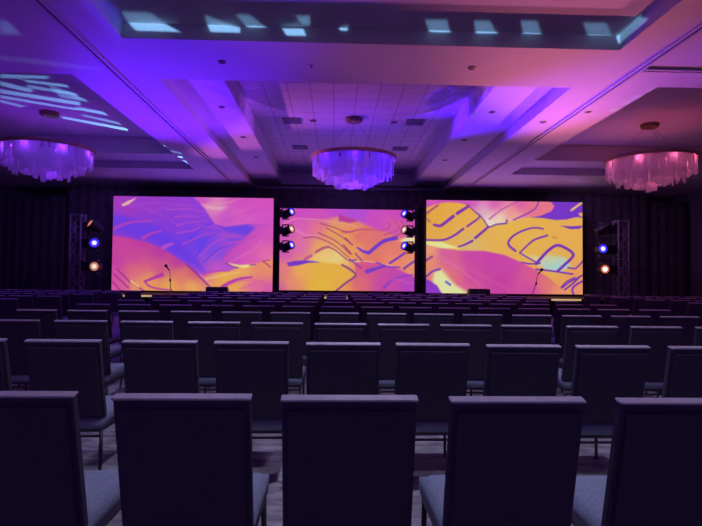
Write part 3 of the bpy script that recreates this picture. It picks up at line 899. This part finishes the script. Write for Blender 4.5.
wedge(205.5, 227, 287, 20.8, 'black wedge monitor on the stage edge before the left screen')
wedge(469.5, 490.5, 289, 20.8, 'black wedge monitor on the stage edge before the right screen')

a, b = at(590, 294.5, 20.6), at(607.5, 294.5, 20.6)
t = thing('equipment_case', 'low flat equipment case on the stage beside the right tower', 'case', ((a.x + b.x) / 2, 20.6, SH))
w, h = (b.x - a.x) / 2, max(a.z - SH, .12)
bm = bmesh.new(); bm_box(bm, -w, w, 0, .5, .0, h - .075, bevel=.01); obj('body', bm, M['case'], t)
bm = bmesh.new(); bm_box(bm, -w, w, 0, .5, h - .07, h, bevel=.01); lid = obj('lid', bm, M['case'], t)
for s in (-.5, .5):
    bm = bmesh.new(); bm_box(bm, s * w - .04, s * w + .04, -.012, .0, h - .12, h - .03, bevel=.003); obj('latch', bm, M['truss'], t)


# ------------------------------------------------------------------ chairs
CW = 0.462                                  # back width
ROW0, PITCHY, PITCHX, COL0 = 1.825, 1.475, 0.566, 0.060
ZB, ZT = 0.402, 0.903                      # back cushion from / to
YB, YTp = 0.045, -0.07                     # lean: bottom / top
LEAN = math.atan2(YB - YTp, ZT - ZB)
MB_ = Matrix.Translation((0, YB, ZB)) @ Matrix.Rotation(LEAN, 4, 'X')
HB = math.hypot(YB - YTp, ZT - ZB)


def bm_back():
    bm = bmesh.new(); bm_box(bm, -CW / 2, CW / 2, 0.0, .036, 0, HB, MB_, bevel=.005, seg=2); return bm


def bm_panel():
    bm = bmesh.new(); bm_box(bm, -CW / 2 + .018, CW / 2 - .018, -.017, .004, .012, HB - .030, MB_, bevel=.004, seg=1); return bm


def bm_cap():
    bm = bmesh.new(); bm_box(bm, -CW / 2 - .004, CW / 2 + .004, -.006, .039, HB - .001, HB + .008, MB_, bevel=.003, seg=1); return bm


def bm_seat():
    """domed seat cushion"""
    bm = bmesh.new()
    n = 10
    xs = [-.225 + .45 * i / n for i in range(n + 1)]
    ys = [.016, .045, .09, .14, .20, .27, .34, .42, .50, .56, .595]
    top = {}; bot = {}
    for i, x in enumerate(xs):
        for j, y in enumerate(ys):
            u = abs(2 * i / n - 1); v = max(0.0, (y - .30) / .295)
            rise = min(1.0, max(0.0, (y - .03) / .10))
            z = .395 + .030 * rise + .020 * rise * (1 - u ** 4) * (1 - v ** 4)
            if i in (0, n) or j in (0, n):
                z -= .014
            top[i, j] = bm.verts.new((x, y, z))
            bot[i, j] = bm.verts.new((x * .985, .30 + (y - .30) * .985, .338))
    for i in range(n):
        for j in range(n):
            bm.faces.new((top[i, j], top[i + 1, j], top[i + 1, j + 1], top[i, j + 1]))
            bm.faces.new((bot[i, j], bot[i, j + 1], bot[i + 1, j + 1], bot[i + 1, j]))
    for i in range(n):
        bm.faces.new((top[i, 0], bot[i, 0], bot[i + 1, 0], top[i + 1, 0]))
        bm.faces.new((top[i + 1, n], bot[i + 1, n], bot[i, n], top[i, n]))
        bm.faces.new((top[0, i + 1], bot[0, i + 1], bot[0, i], top[0, i]))
        bm.faces.new((top[n, i], bot[n, i], bot[n, i + 1], top[n, i + 1]))
    return bm


def bm_frame():
    bm = bmesh.new()
    for s in (-1, 1):
        bm_box(bm, s * .204 - .012, s * .204 + .012, .03, .575, .315, .340)
        # uprights that carry the back
        bm_tube(bm, [(s * .185, .08, .33), (s * .185, .075, .42), (s * .185, .06, .56)], .011, 8)
    bm_box(bm, -.19, .19, .03, .054, .315, .340)
    bm_box(bm, -.19, .19, .551, .575, .315, .340)
    return bm


def bm_leg(sx, front):
    bm = bmesh.new()
    if front:
        bm_tube(bm, [(sx * .205, .555, .33), (sx * .212, .57, .02), (sx * .212, .57, 0)], [.013, .011, .013], 8)
    else:
        bm_tube(bm, [(sx * .208, .045, .33), (sx * .214, .03, .12), (sx * .216, .0, .015), (sx * .216, -.002, 0)], [.013, .012, .011, .013], 8)
    return bm


def bm_stretch():
    bm = bmesh.new(); bm_tube(bm, [(-.21, .04, .285), (.21, .04, .285)], .008, 8); return bm


def mesh_of(name, bm, m, smooth=False):
    o = obj(name, bm, m, None, smooth)
    me = o.data
    bpy.data.objects.remove(o)
    return me


ME = {
    'backrest': mesh_of('backrest', bm_back(), M['back_fabric']),
    'back_panel': mesh_of('back_panel', bm_panel(), M['panel_fabric']),
    'top_rail': mesh_of('top_rail', bm_cap(), M['cap']),
    'seat': mesh_of('seat', bm_seat(), M['seat_fabric'], True),
    'seat_frame': mesh_of('seat_frame', bm_frame(), M['frame_metal']),
    'stretcher': mesh_of('stretcher', bm_stretch(), M['frame_metal'], True),
}
LEGS = [mesh_of('leg', bm_leg(s, f), M['frame_metal'], True) for s in (-1, 1) for f in (True, False)]


def far_mesh():
    bm = bmesh.new()
    idx = 0
    parts = [(bm_back(), 0), (bm_panel(), 1), (bm_seat(), 2), (bm_cap(), 4), (bm_frame(), 3), (bm_stretch(), 3)] + [(bm_leg(s, f), 3) for s in (-1, 1) for f in (True, False)]
    for b, mi in parts:
        bmesh.ops.recalc_face_normals(b, faces=b.faces[:])
        tmp = bpy.data.meshes.new('tmp')
        for f in b.faces:
            f.material_index = mi
        b.to_mesh(tmp); b.free()
        bm.from_mesh(tmp)
        bpy.data.meshes.remove(tmp)
    me = bpy.data.meshes.new('banquet_chair')
    bm.to_mesh(me); bm.free()
    for k in ('back_fabric', 'panel_fabric', 'seat_fabric', 'frame_metal', 'cap'):
        me.materials.append(M[k])
    return me


FAR = far_mesh()


def chair(x, Y, rz, label, full):
    if not full:
        o = bpy.data.objects.new('banquet_chair', FAR)
        COL.objects.link(o)
        o.location = (x, Y - YTp, 0); o.rotation_euler = (0, 0, rz)
        return tag(o, label, 'chair', 'banquet chairs in rows')
    t = thing('banquet_chair', label, 'chair', (x, Y - YTp, 0), (0, 0, rz), 'banquet chairs in rows')
    child(None, t, 'seat', ME['seat'])['label'] = 'blue-grey seat cushion'
    b = child(None, t, 'backrest', ME['backrest'])
    child(None, b, 'back_panel', ME['back_panel'])
    child(None, b, 'top_rail', ME['top_rail'])['label'] = 'pale satin top rail'
    child(None, t, 'seat_frame', ME['seat_frame'])
    child(None, t, 'stretcher', ME['stretcher'])
    for me in LEGS:
        child(None, t, 'leg', me)
    return t


def in_frame(x, Y):
    a = pix((x - CW / 2, Y, ZT))[0]; b = pix((x + CW / 2, Y, ZT))[0]
    s = pix((x - .22, Y + .5, .4))[0]; e = pix((x + .22, Y + .5, .4))[0]
    return max(b, e) > 0 and min(a, s) < 702


rowsM = {}
for r in range(10):
    Y = ROW0 + PITCHY * r + (.045 if r else 0)
    for k in range(-6, 9):
        x = COL0 + PITCHX * k
        if r == 0:
            x += .009 * k - (.032 if k == -2 else 0)
        elif k < 0:
            x += .013 * k - .03 * max(0, -k - 2)
        elif k > 3:
            x += .02 * (k - 3)
        if in_frame(x, Y):
            rowsM.setdefault(r, []).append((x, Y))
rowsL, rowsR = {}, {}
for r in range(5, 10):
    Y = ROW0 + PITCHY * r
    for k in range(9):
        x = -5.52 - CW / 2 - PITCHX * k
        if in_frame(x, Y):
            rowsL.setdefault(r, []).insert(0, (x, Y))
        x = 7.12 + CW / 2 + PITCHX * k
        if in_frame(x, Y):
            rowsR.setdefault(r, []).append((x, Y))
rng = random.Random(3)
TILT = .034
NCH = 0
LABROW = {}
for block, rows in (('middle', rowsM), ('left', rowsL), ('right', rowsR)):
    for i, r in enumerate(sorted(rows)):
        for j, (x, Y) in enumerate(rows[r]):
            if len(rows[r]) == 1:
                lab = f'dark banquet chair, the only one in view in the nearest row of the {block} block'
            else:
                rn = 'nearest row' if i == 0 else f'{ORD[i + 1]} nearest row'
                lab = f'dark banquet chair, {ORD[j + 1]} from the left in the {rn} of the {block} block'
            dx = rng.uniform(-.008, .008) if r > 1 else rng.uniform(-.003, .003); rz = rng.uniform(-.012, .012)
            chair(x + dx, Y - TILT * x + rng.uniform(-.015, .015), rz, lab, r < 6)
            NCH += 1


# ------------------------------------------------------------------ chandeliers
def chandelier(x, Y, label, seed, zr=5.1):
    S_ = .96
    rg = random.Random(seed)
    t = thing('chandelier', label, 'chandelier', (x, Y, ZI), group='ring chandeliers')
    zt = zr - ZI
    t.scale = (S_, S_, 1)
    bm = bmesh.new(); bm_lathe(bm, [(0, -.14), (.18, -.14), (.26, -.11), (.28, -.06), (.28, 0), (0, 0)], 28); obj('canopy', bm, M['canopy'], t)
    bm = bmesh.new(); bm_lathe(bm, [(1.30, -.10), (1.36, -.12), (1.38, -.02), (1.30, .0), (1.27, -.02), (1.27, -.08)], 56, Matrix.Translation((0, 0, zt)), closed=True)
    obj('rim', bm, M['rim'], t)
    bm = bmesh.new()
    for k in range(4):
        a = PI * k / 4 + .3
        c, s = math.cos(a), math.sin(a)
        bm_tube(bm, [(-1.29 * c, -1.29 * s, zt - .05), (1.29 * c, 1.29 * s, zt - .05)], .012, 6)
    for rr in (1.0, .62):
        bm_lathe(bm, [(rr + .015, -.04), (rr + .015, -.07), (rr - .015, -.07), (rr - .015, -.04)], 40, Matrix.Translation((0, 0, zt)), closed=True)
    obj('inner_frame', bm, M['cable'], t)
    for k in range(3):
        a = 2 * PI * k / 3 - PI / 2
        bm = bmesh.new(); bm_tube(bm, [(.16 * math.cos(a), .16 * math.sin(a), -.13), (1.29 * math.cos(a), 1.29 * math.sin(a), zt - .01)], .007, 6)
        obj('suspension_cable', bm, M['cable'], t)
    def strip(w, h):
        bm = bmesh.new()
        bm_box(bm, -w / 2, w / 2, -.006, .006, -h, 0, bevel=.003, seg=1)
        return mesh_of('glass_strip', bm, M['glass'])
    kinds = [strip(w, h) for w, h in ((.17, .50), (.20, .56), (.18, .62), (.15, .53))]
    for rr, n, dz in ((1.27, 44, -.03), (1.0, 34, -.20), (.62, 22, -.33)):
        for k in range(n):
            a = 2 * PI * (k + rg.uniform(-.15, .15)) / n
            c = child(None, t, 'glass_strip', rg.choice(kinds))
            jit = rg.uniform(-.03, .03)
            c.location = ((rr + jit) * math.cos(a), (rr + jit) * math.sin(a), zt + dz + rg.uniform(-.05, .01))
            c.rotation_euler = (0, 0, a + PI / 2 + rg.uniform(-.25, .25))
    for k in range(8):
        a = 2 * PI * k / 8 - PI / 8
        bm = bmesh.new(); bm_lathe(bm, [(0, -.06), (.035, -.04), (.045, 0), (.03, .04), (.018, .07), (0, .07)], 12, Matrix.Translation((1.135 * math.cos(a), 1.135 * math.sin(a), zt - .18)))
        obj('bulb', bm, M['lens_off'], t, True)
    return t


YC = 16.25
XCs = (at(48, 160, YC).x, at(353.5, 165, YC).x, at(650, 170, YC).x)
chandelier(XCs[0], YC, 'ring chandelier glowing violet, hanging at the far left', 1, 5.22)
chandelier(XCs[1], YC, 'ring chandelier glowing deep blue, above the middle screen', 2)
chandelier(XCs[2], YC, 'ring chandelier glowing pink and red, hanging at the far right', 3, 5.22)


# ------------------------------------------------------------------ ceiling fittings
def down(px, py, z, r, label, name='ceiling_downlight', cat='downlight'):
    d = MROT @ Vector(((px - 351) / F, (263 - py) / F, -1))
    p = CAM + d * ((z - CAM.z) / d.z)
    t = thing(name, label, cat, (p.x, p.y, z), group='small ceiling fittings')
    bm = bmesh.new(); bm_lathe(bm, [(r, 0), (r + .03, 0), (r + .03, -.012), (r, -.018)], 20, closed=True); obj('trim_ring', bm, M['vent_rim'], t)
    bm = bmesh.new(); bm_lathe(bm, [(0, -.004), (r, -.004), (r, -.001), (0, -.001)], 20); obj('well', bm, M['lamp_well'], t)
    return p


down(222, 62, ZS, .05, 'small downlight in the ceiling beam, left of the sprinkler')
down(472, 68, ZS, .05, 'small downlight in the ceiling beam, right of the sprinkler')
down(222, 107, ZM, .055, 'small downlight on the left step of the middle coffer, nearest')
down(243, 137, ZM, .055, 'small downlight on the left step of the middle coffer, second nearest')
down(256, 157, ZM, .055, 'small downlight on the left step of the middle coffer, farthest')
down(492, 112, ZM, .055, 'small downlight on the right step of the middle coffer, nearest')
down(464.5, 140, ZM, .055, 'small downlight on the right step of the middle coffer, second nearest')
down(445, 160, ZM, .055, 'small downlight on the right step of the middle coffer, farthest')
down(313, 120.5, ZI, .085, 'small round fitting on the tiled ceiling, left of the chandelier canopy')
down(394, 122, ZI, .085, 'small round fitting on the tiled ceiling, right of the chandelier canopy')
down(588, 112, ZS, .05, 'small downlight on the ceiling strip right of the right track')
down(543, 122, ZS, .06, 'round fitting between the middle coffer and the right track')


def vent(px, py, label):
    d = MROT @ Vector(((px - 351) / F, (263 - py) / F, -1))
    p = CAM + d * ((ZI - CAM.z) / d.z)
    t = thing('ceiling_vent', label, 'vent', (p.x, p.y, ZI), group='square vents in the tiled ceiling')
    s = .29
    bm = bmesh.new()
    for a, b, c, e in ((-s, s, -s, -s + .05), (-s, s, s - .05, s), (-s, -s + .05, -s + .05, s - .05), (s - .05, s, -s + .05, s - .05)):
        bm_box(bm, a, b, c, e, -.025, -.001)
    obj('frame', bm, M['vent_rim'], t)
    bm = bmesh.new()
    for k in range(6):
        y = -s + .08 + k * (2 * s - .16) / 5
        bm_box(bm, -s + .05, s - .05, -.03, .03, -.003, .0, Matrix.Translation((0, y, -.012)) @ Matrix.Rotation(R(35), 4, 'X'))
    obj('louvre', bm, M['vent'], t)
    bm = bmesh.new(); bm_box(bm, -s + .05, s - .05, -s + .05, s - .05, -.004, -.001); obj('backing', bm, M['vent'], t)


vent(292, 120.5, 'square ceiling vent left of the chandelier canopy, nearer one')
vent(415, 122, 'square ceiling vent right of the chandelier canopy, nearer one')
vent(300, 147, 'square ceiling vent above the left rim of the blue chandelier, farther one')
vent(400, 148.5, 'square ceiling vent above the right rim of the blue chandelier, farther one')

d = MROT @ Vector(((311 - 351) / F, (263 - 66) / F, -1))
p = CAM + d * ((ZS - CAM.z) / d.z)
t = thing('ceiling_sprinkler', 'small pendent sprinkler under the ceiling beam', 'sprinkler', (p.x, p.y, ZS + .004))
bm = bmesh.new(); bm_lathe(bm, [(0, .03), (.03, .03), (.05, 0), (.05, -.012), (.018, -.02), (.015, -.06), (0, -.06)], 16); obj('body', bm, M['cable'], t)
bm = bmesh.new(); bm_lathe(bm, [(0, -.085), (.045, -.085), (.045, -.079), (0, -.079)], 16); obj('deflector', bm, M['vent'], t)
bm = bmesh.new()
for s in (-1, 1):
    bm_tube(bm, [(s * .014, 0, -.055), (s * .02, 0, -.07), (s * .004, 0, -.082)], .004, 6)
obj('yoke', bm, M['vent'], t)


# ------------------------------------------------------------------ light
def spot(name, loc, tgt, col, power, angle, blend=.5, rad=.08):
    l = bpy.data.lights.new(name, 'SPOT')
    l.color = col; l.energy = power; l.spot_size = R(angle); l.spot_blend = blend; l.shadow_soft_size = rad
    o = bpy.data.objects.new(name, l)
    COL.objects.link(o)
    o.location = loc
    o.rotation_euler = (Vector(tgt) - Vector(loc)).to_track_quat('-Z', 'Y').to_euler()
    return o


def point(name, loc, col, power, rad=.2):
    l = bpy.data.lights.new(name, 'POINT')
    l.color = col; l.energy = power; l.shadow_soft_size = rad
    o = bpy.data.objects.new(name, l)
    COL.objects.link(o)
    o.location = loc
    return o


def gobo(o, boxes, soft=.01):
    """break-up slide in a spot: boxes = list of world quads (centre, half-u, half-v, angle); passes light only there"""
    l = o.data
    l.use_nodes = True
    nt = l.node_tree
    em = nt.nodes.get('Emission')
    tc = nt.nodes.new('ShaderNodeTexCoord')
    sp = nt.nodes.new('ShaderNodeSeparateXYZ')
    nt.links.new(tc.outputs['Normal'], sp.inputs[0])

    def mth(op, a, b=None, clamp=False):
        n = nt.nodes.new('ShaderNodeMath'); n.operation = op; n.use_clamp = clamp
        for i, v in enumerate((a, b)):
            if v is None:
                continue
            if isinstance(v, (int, float)):
                n.inputs[i].default_value = v
            else:
                nt.links.new(v, n.inputs[i])
        return n.outputs[0]
    u = mth('DIVIDE', sp.outputs[0], sp.outputs[2]); v = mth('DIVIDE', sp.outputs[1], sp.outputs[2])
    mi = (Matrix.Translation(o.location) @ o.rotation_euler.to_matrix().to_4x4()).inverted()

    def uv(P):
        q = mi @ Vector(P)
        return Vector((q.x / q.z, q.y / q.z))
    tot = None
    for quad, st in boxes:
        q = [uv(P) for P in quad]
        # convex polygon mask: product of the soft half planes
        area = sum(q[i].x * q[(i + 1) % len(q)].y - q[(i + 1) % len(q)].x * q[i].y for i in range(len(q)))
        if area < 0:
            q = q[::-1]
        m = None
        for i in range(len(q)):
            a, b = q[i], q[(i + 1) % len(q)]
            n = Vector((-(b.y - a.y), b.x - a.x)).normalized()
            dst = mth('ADD', mth('MULTIPLY', u, n.x / soft), mth('MULTIPLY', v, n.y / soft))
            e = mth('ADD', dst, -(n.dot(a)) / soft + .5, True)
            m = e if m is None else mth('MULTIPLY', m, e)
        m = mth('MULTIPLY', m, st)
        tot = m if tot is None else mth('ADD', tot, m)
    nt.links.new(tot, em.inputs['Strength'])


def onz(px, py, z):
    d = MROT @ Vector(((px - 351) / F, (263 - py) / F, -1))
    return CAM + d * ((z - CAM.z) / d.z)


# colour washes from the stage end onto the ceiling
spot('wash_blue_left', (TL.x + 1.0, 21.2, 1.6), onz(146, 108, ZS), (.03, .003, 1.0), 13000, 24, 1.0)
spot('wash_violet_left', (TCL.x - .4, 21.4, 2.2), onz(100, 50, ZS), (.16, .006, 1.0), 3900, 46, .8)
spot('wash_violet_mid', (TL.x + .8, 21.4, 1.6), onz(255, 62, ZS), (.32, .03, 1.0), 2400, 34, .8)
spot('wash_pink_right', (6.6, 20.3, 1.0), onz(645, 36, ZS), (1.0, .20, .29), 3700, 38, 1.0)
spot('wash_pink_mid', (TR.x - 1.0, 21.4, 1.8), onz(480, 50, ZS), (1.0, .24, .44), 5200, 29, 1.0)
spot('wash_blue_right', (TCL.x + .6, 21.6, 2.0), onz(490, 112, ZM), (.07, .005, 1.0), 19000, 24, 1.0)
spot('wash_lilac_right', (TCL.x + .3, 21.6, 2.6), onz(545, 105, ZM), (.8, .22, 1.0), 300, 20, .9)
spot('wash_blue_coffer', (TCR.x - .3, 21.6, 2.2), onz(222, 105, ZM), (.38, .06, 1.0), 3200, 26, 1.0)
spot('wash_tile', (TL.x + .8, 21.4, 1.8), onz(345, 104, ZI), (.75, .14, .72), 4200, 24, 1.0)
for nm, lx, tx, c in (('left', -8.5, -11.5, (.26, .12, 1.0)), ('mid', .6, .6, (.32, .15, 1.0)), ('right', 9.5, 12.5, (.62, .24, 1.0))):  # added fill spots lifting the dark drape and towers, in place of haze
    spot('drape_fill_' + nm, (lx, 20.9, ZS - .1 if nm != 'mid' else ZI - .05), (tx, 24.2, 2.4), c, 170, 110, 1.0, .3)
# lamps of the chandeliers
for nm, x, zz, col, pw in (('left', XCs[0], 5.04, (.24, .03, 1.0), 5.5), ('mid', XCs[1], 4.92, (.05, .002, 1.0), 8), ('right', XCs[2], 5.04, (1.0, .14, .36), 3.2)):
    for k in range(8):
        a = 2 * PI * k / 8
        point('chandelier_lamp_' + nm, (x + 1.135 * math.cos(a), YC + 1.135 * math.sin(a), zz), col, pw, .06)
    point('chandelier_core_' + nm, (x, YC, 4.62), col, pw * (.5 if nm == 'mid' else 1.5), .15)
# dim fill spots added under the ceiling to brighten seats, rails and carpet
for hx, hy, c, pw, ty in ((-2.6, 3.2, (.58, .60, 1.0), 460, 3.6), (.7, 3.2, (.58, .60, 1.0), 460, 3.6), (4.0, 3.2, (.58, .60, 1.0), 460, 3.6), (-2.6, 6.6, (.42, .34, 1.0), 200, 6.6), (4.0, 6.6, (.42, .34, 1.0), 200, 6.6),
                          (-2.9, 10.2, (.60, .56, 1.0), 520, 3.6), (.7, 10.2, (.62, .58, 1.0), 520, 3.6), (4.2, 10.2, (.64, .56, 1.0), 520, 3.6), (-1.2, 14.0, (.40, .24, 1.0), 300, 11.0), (2.4, 14.0, (.46, .24, 1.0), 300, 11.0)):
    spot('seat_fill_spot', (hx, hy, ZI - .02 if hy < 7 else (ZS - .03 if hy < 12 else ZI - .03)), (hx, ty, 0), c, pw, 76 if hy < 7 else 50, .9, .12)
for ux in (-5.5, .6, 6.7):  # added violet fill to tint the far soffit, no fixture modelled
    spot('soffit_fill', (ux, 20.6, .9), (ux, 19.4, 6.0), (.14, .06, 1.0) if ux < 2 else (.42, .10, 1.0), 300, 120, 1.0, .2)
# ambient fill added through the open rear of the room
w = bpy.data.worlds.new('world')
S.world = w
w.use_nodes = True
w.node_tree.nodes['Background'].inputs['Color'].default_value = (.15, .075, .62, 1)
w.node_tree.nodes['Background'].inputs['Strength'].default_value = .26

# break-up pattern thrown onto the near coffer from a projector stand behind the seats
g1 = spot('pattern_near', (.6, -3.2, 2.4), (.6, 8.5, 5.6), (.26, .58, 1.0), 8500, 70, .1, .01)
B1 = []
for q in ([(122, 12), (151, 13), (168, 26), (181, 38), (137, 36)], [(205, 15), (240, 29), (240, 38), (211, 37)], [(236, 15), (250, 15), (266, 28), (248, 28)], [(296, 16), (310, 16), (310, 25), (302, 25)],
          [(282, 30), (303, 30), (305, 42), (286, 42)], [(339, 28), (348, 25), (347, 32), (340, 32)], [(425, 20), (447, 20), (450, 33), (430, 33)], [(474, 21), (490, 21), (497, 34), (476, 34)],
          [(521, 21), (537, 21), (541, 34), (523, 34)], [(583, 23), (606, 23), (612, 35), (588, 35)]):
    B1.append(([onz(x, y, ZM) for x, y in q], 1.0))
B1.append(([at(x, y, 9.0) for x, y in [(618, 34), (634, 22), (640, 28), (621, 42)]], 1.0))
gobo(g1, B1, .003)

g4 = spot('pattern_blue', (1.2, -3.2, 2.4), (-3.6, 8.5, 5.6), (.06, .04, 1.0), 6000, 50, .1, .01)
gobo(g4, [([Vector((C_NEAR[0], y, z)) for y, z in ((6.2, ZS - .1), (9.1, ZS - .1), (9.1, ZM + .05), (6.2, ZM + .05))], 1.0)], .004)

# streaky break-up pattern from the slim left tower onto the left coffer
g2 = spot('pattern_left', (TCL.x - .2, 21.6, 4.0), onz(60, 95, ZI), (.20, .52, 1.0), 8000, 60, .1, .01)
B2 = []
for q, st in (([(0, 74), (49, 76), (47, 79), (0, 78)], 1), ([(19, 79), (68, 84.5), (72, 88), (30, 83)], 1), ([(0, 81), (34, 89.5), (30, 92.5), (0, 85.5)], 1), ([(27, 84.5), (76, 93), (78, 96), (28, 88)], .8),
              ([(0, 89), (80, 102), (80, 105.5), (0, 93)], 1), ([(0, 95), (76, 108.5), (78, 110.5), (0, 98)], .9), ([(0, 99.5), (42, 110), (40, 112), (0, 102)], 1), ([(76, 106.5), (114, 114), (116, 117), (76, 109.5)], .9),
              ([(61, 116), (129, 128.5), (127, 131), (63, 118.5)], 1), ([(82, 114), (125, 123.5), (125, 126), (82, 116)], .5), ([(72, 95), (110, 104.5), (110, 107), (72, 98)], .3)):
    B2.append(([onz(x, y, ZI) for x, y in q], st))
for q, st in (([(0, 20), (8, 21), (20, 34), (0, 34)], 1.2), ([(92, 10), (105, 10), (113, 24), (102, 24)], .5), ([(0, 55), (60, 62), (104, 70), (60, 67), (0, 60)], .3), ([(154, 145.5), (164, 148), (171, 152), (157, 150)], .6)):
    B2.append(([onz(x, y, ZS) for x, y in q], st))
gobo(g2, B2, .0015)
g3 = spot('pattern_right', (TCR.x + .2, 21.6, 4.0), onz(635, 100, ZS), (.40, .55, 1.0), 6000, 30, .1, .01)
gobo(g3, [([onz(x, y, ZS) for x, y in q], 1.0) for q in ([(649, 88), (661, 88), (659, 91), (645, 91)], [(634, 95), (649, 95), (646, 98), (630, 98)], [(624, 101), (638, 101), (635, 104), (620, 104)], [(613, 108), (625, 108), (622, 111), (609, 111)])], .002)

S.view_settings.view_transform = 'Standard'
S.view_settings.look = 'None'
S.view_settings.gamma = 1.0
S.view_settings.use_curve_mapping = False
S.view_settings.exposure = 0.0
print('CHAIRS', NCH)
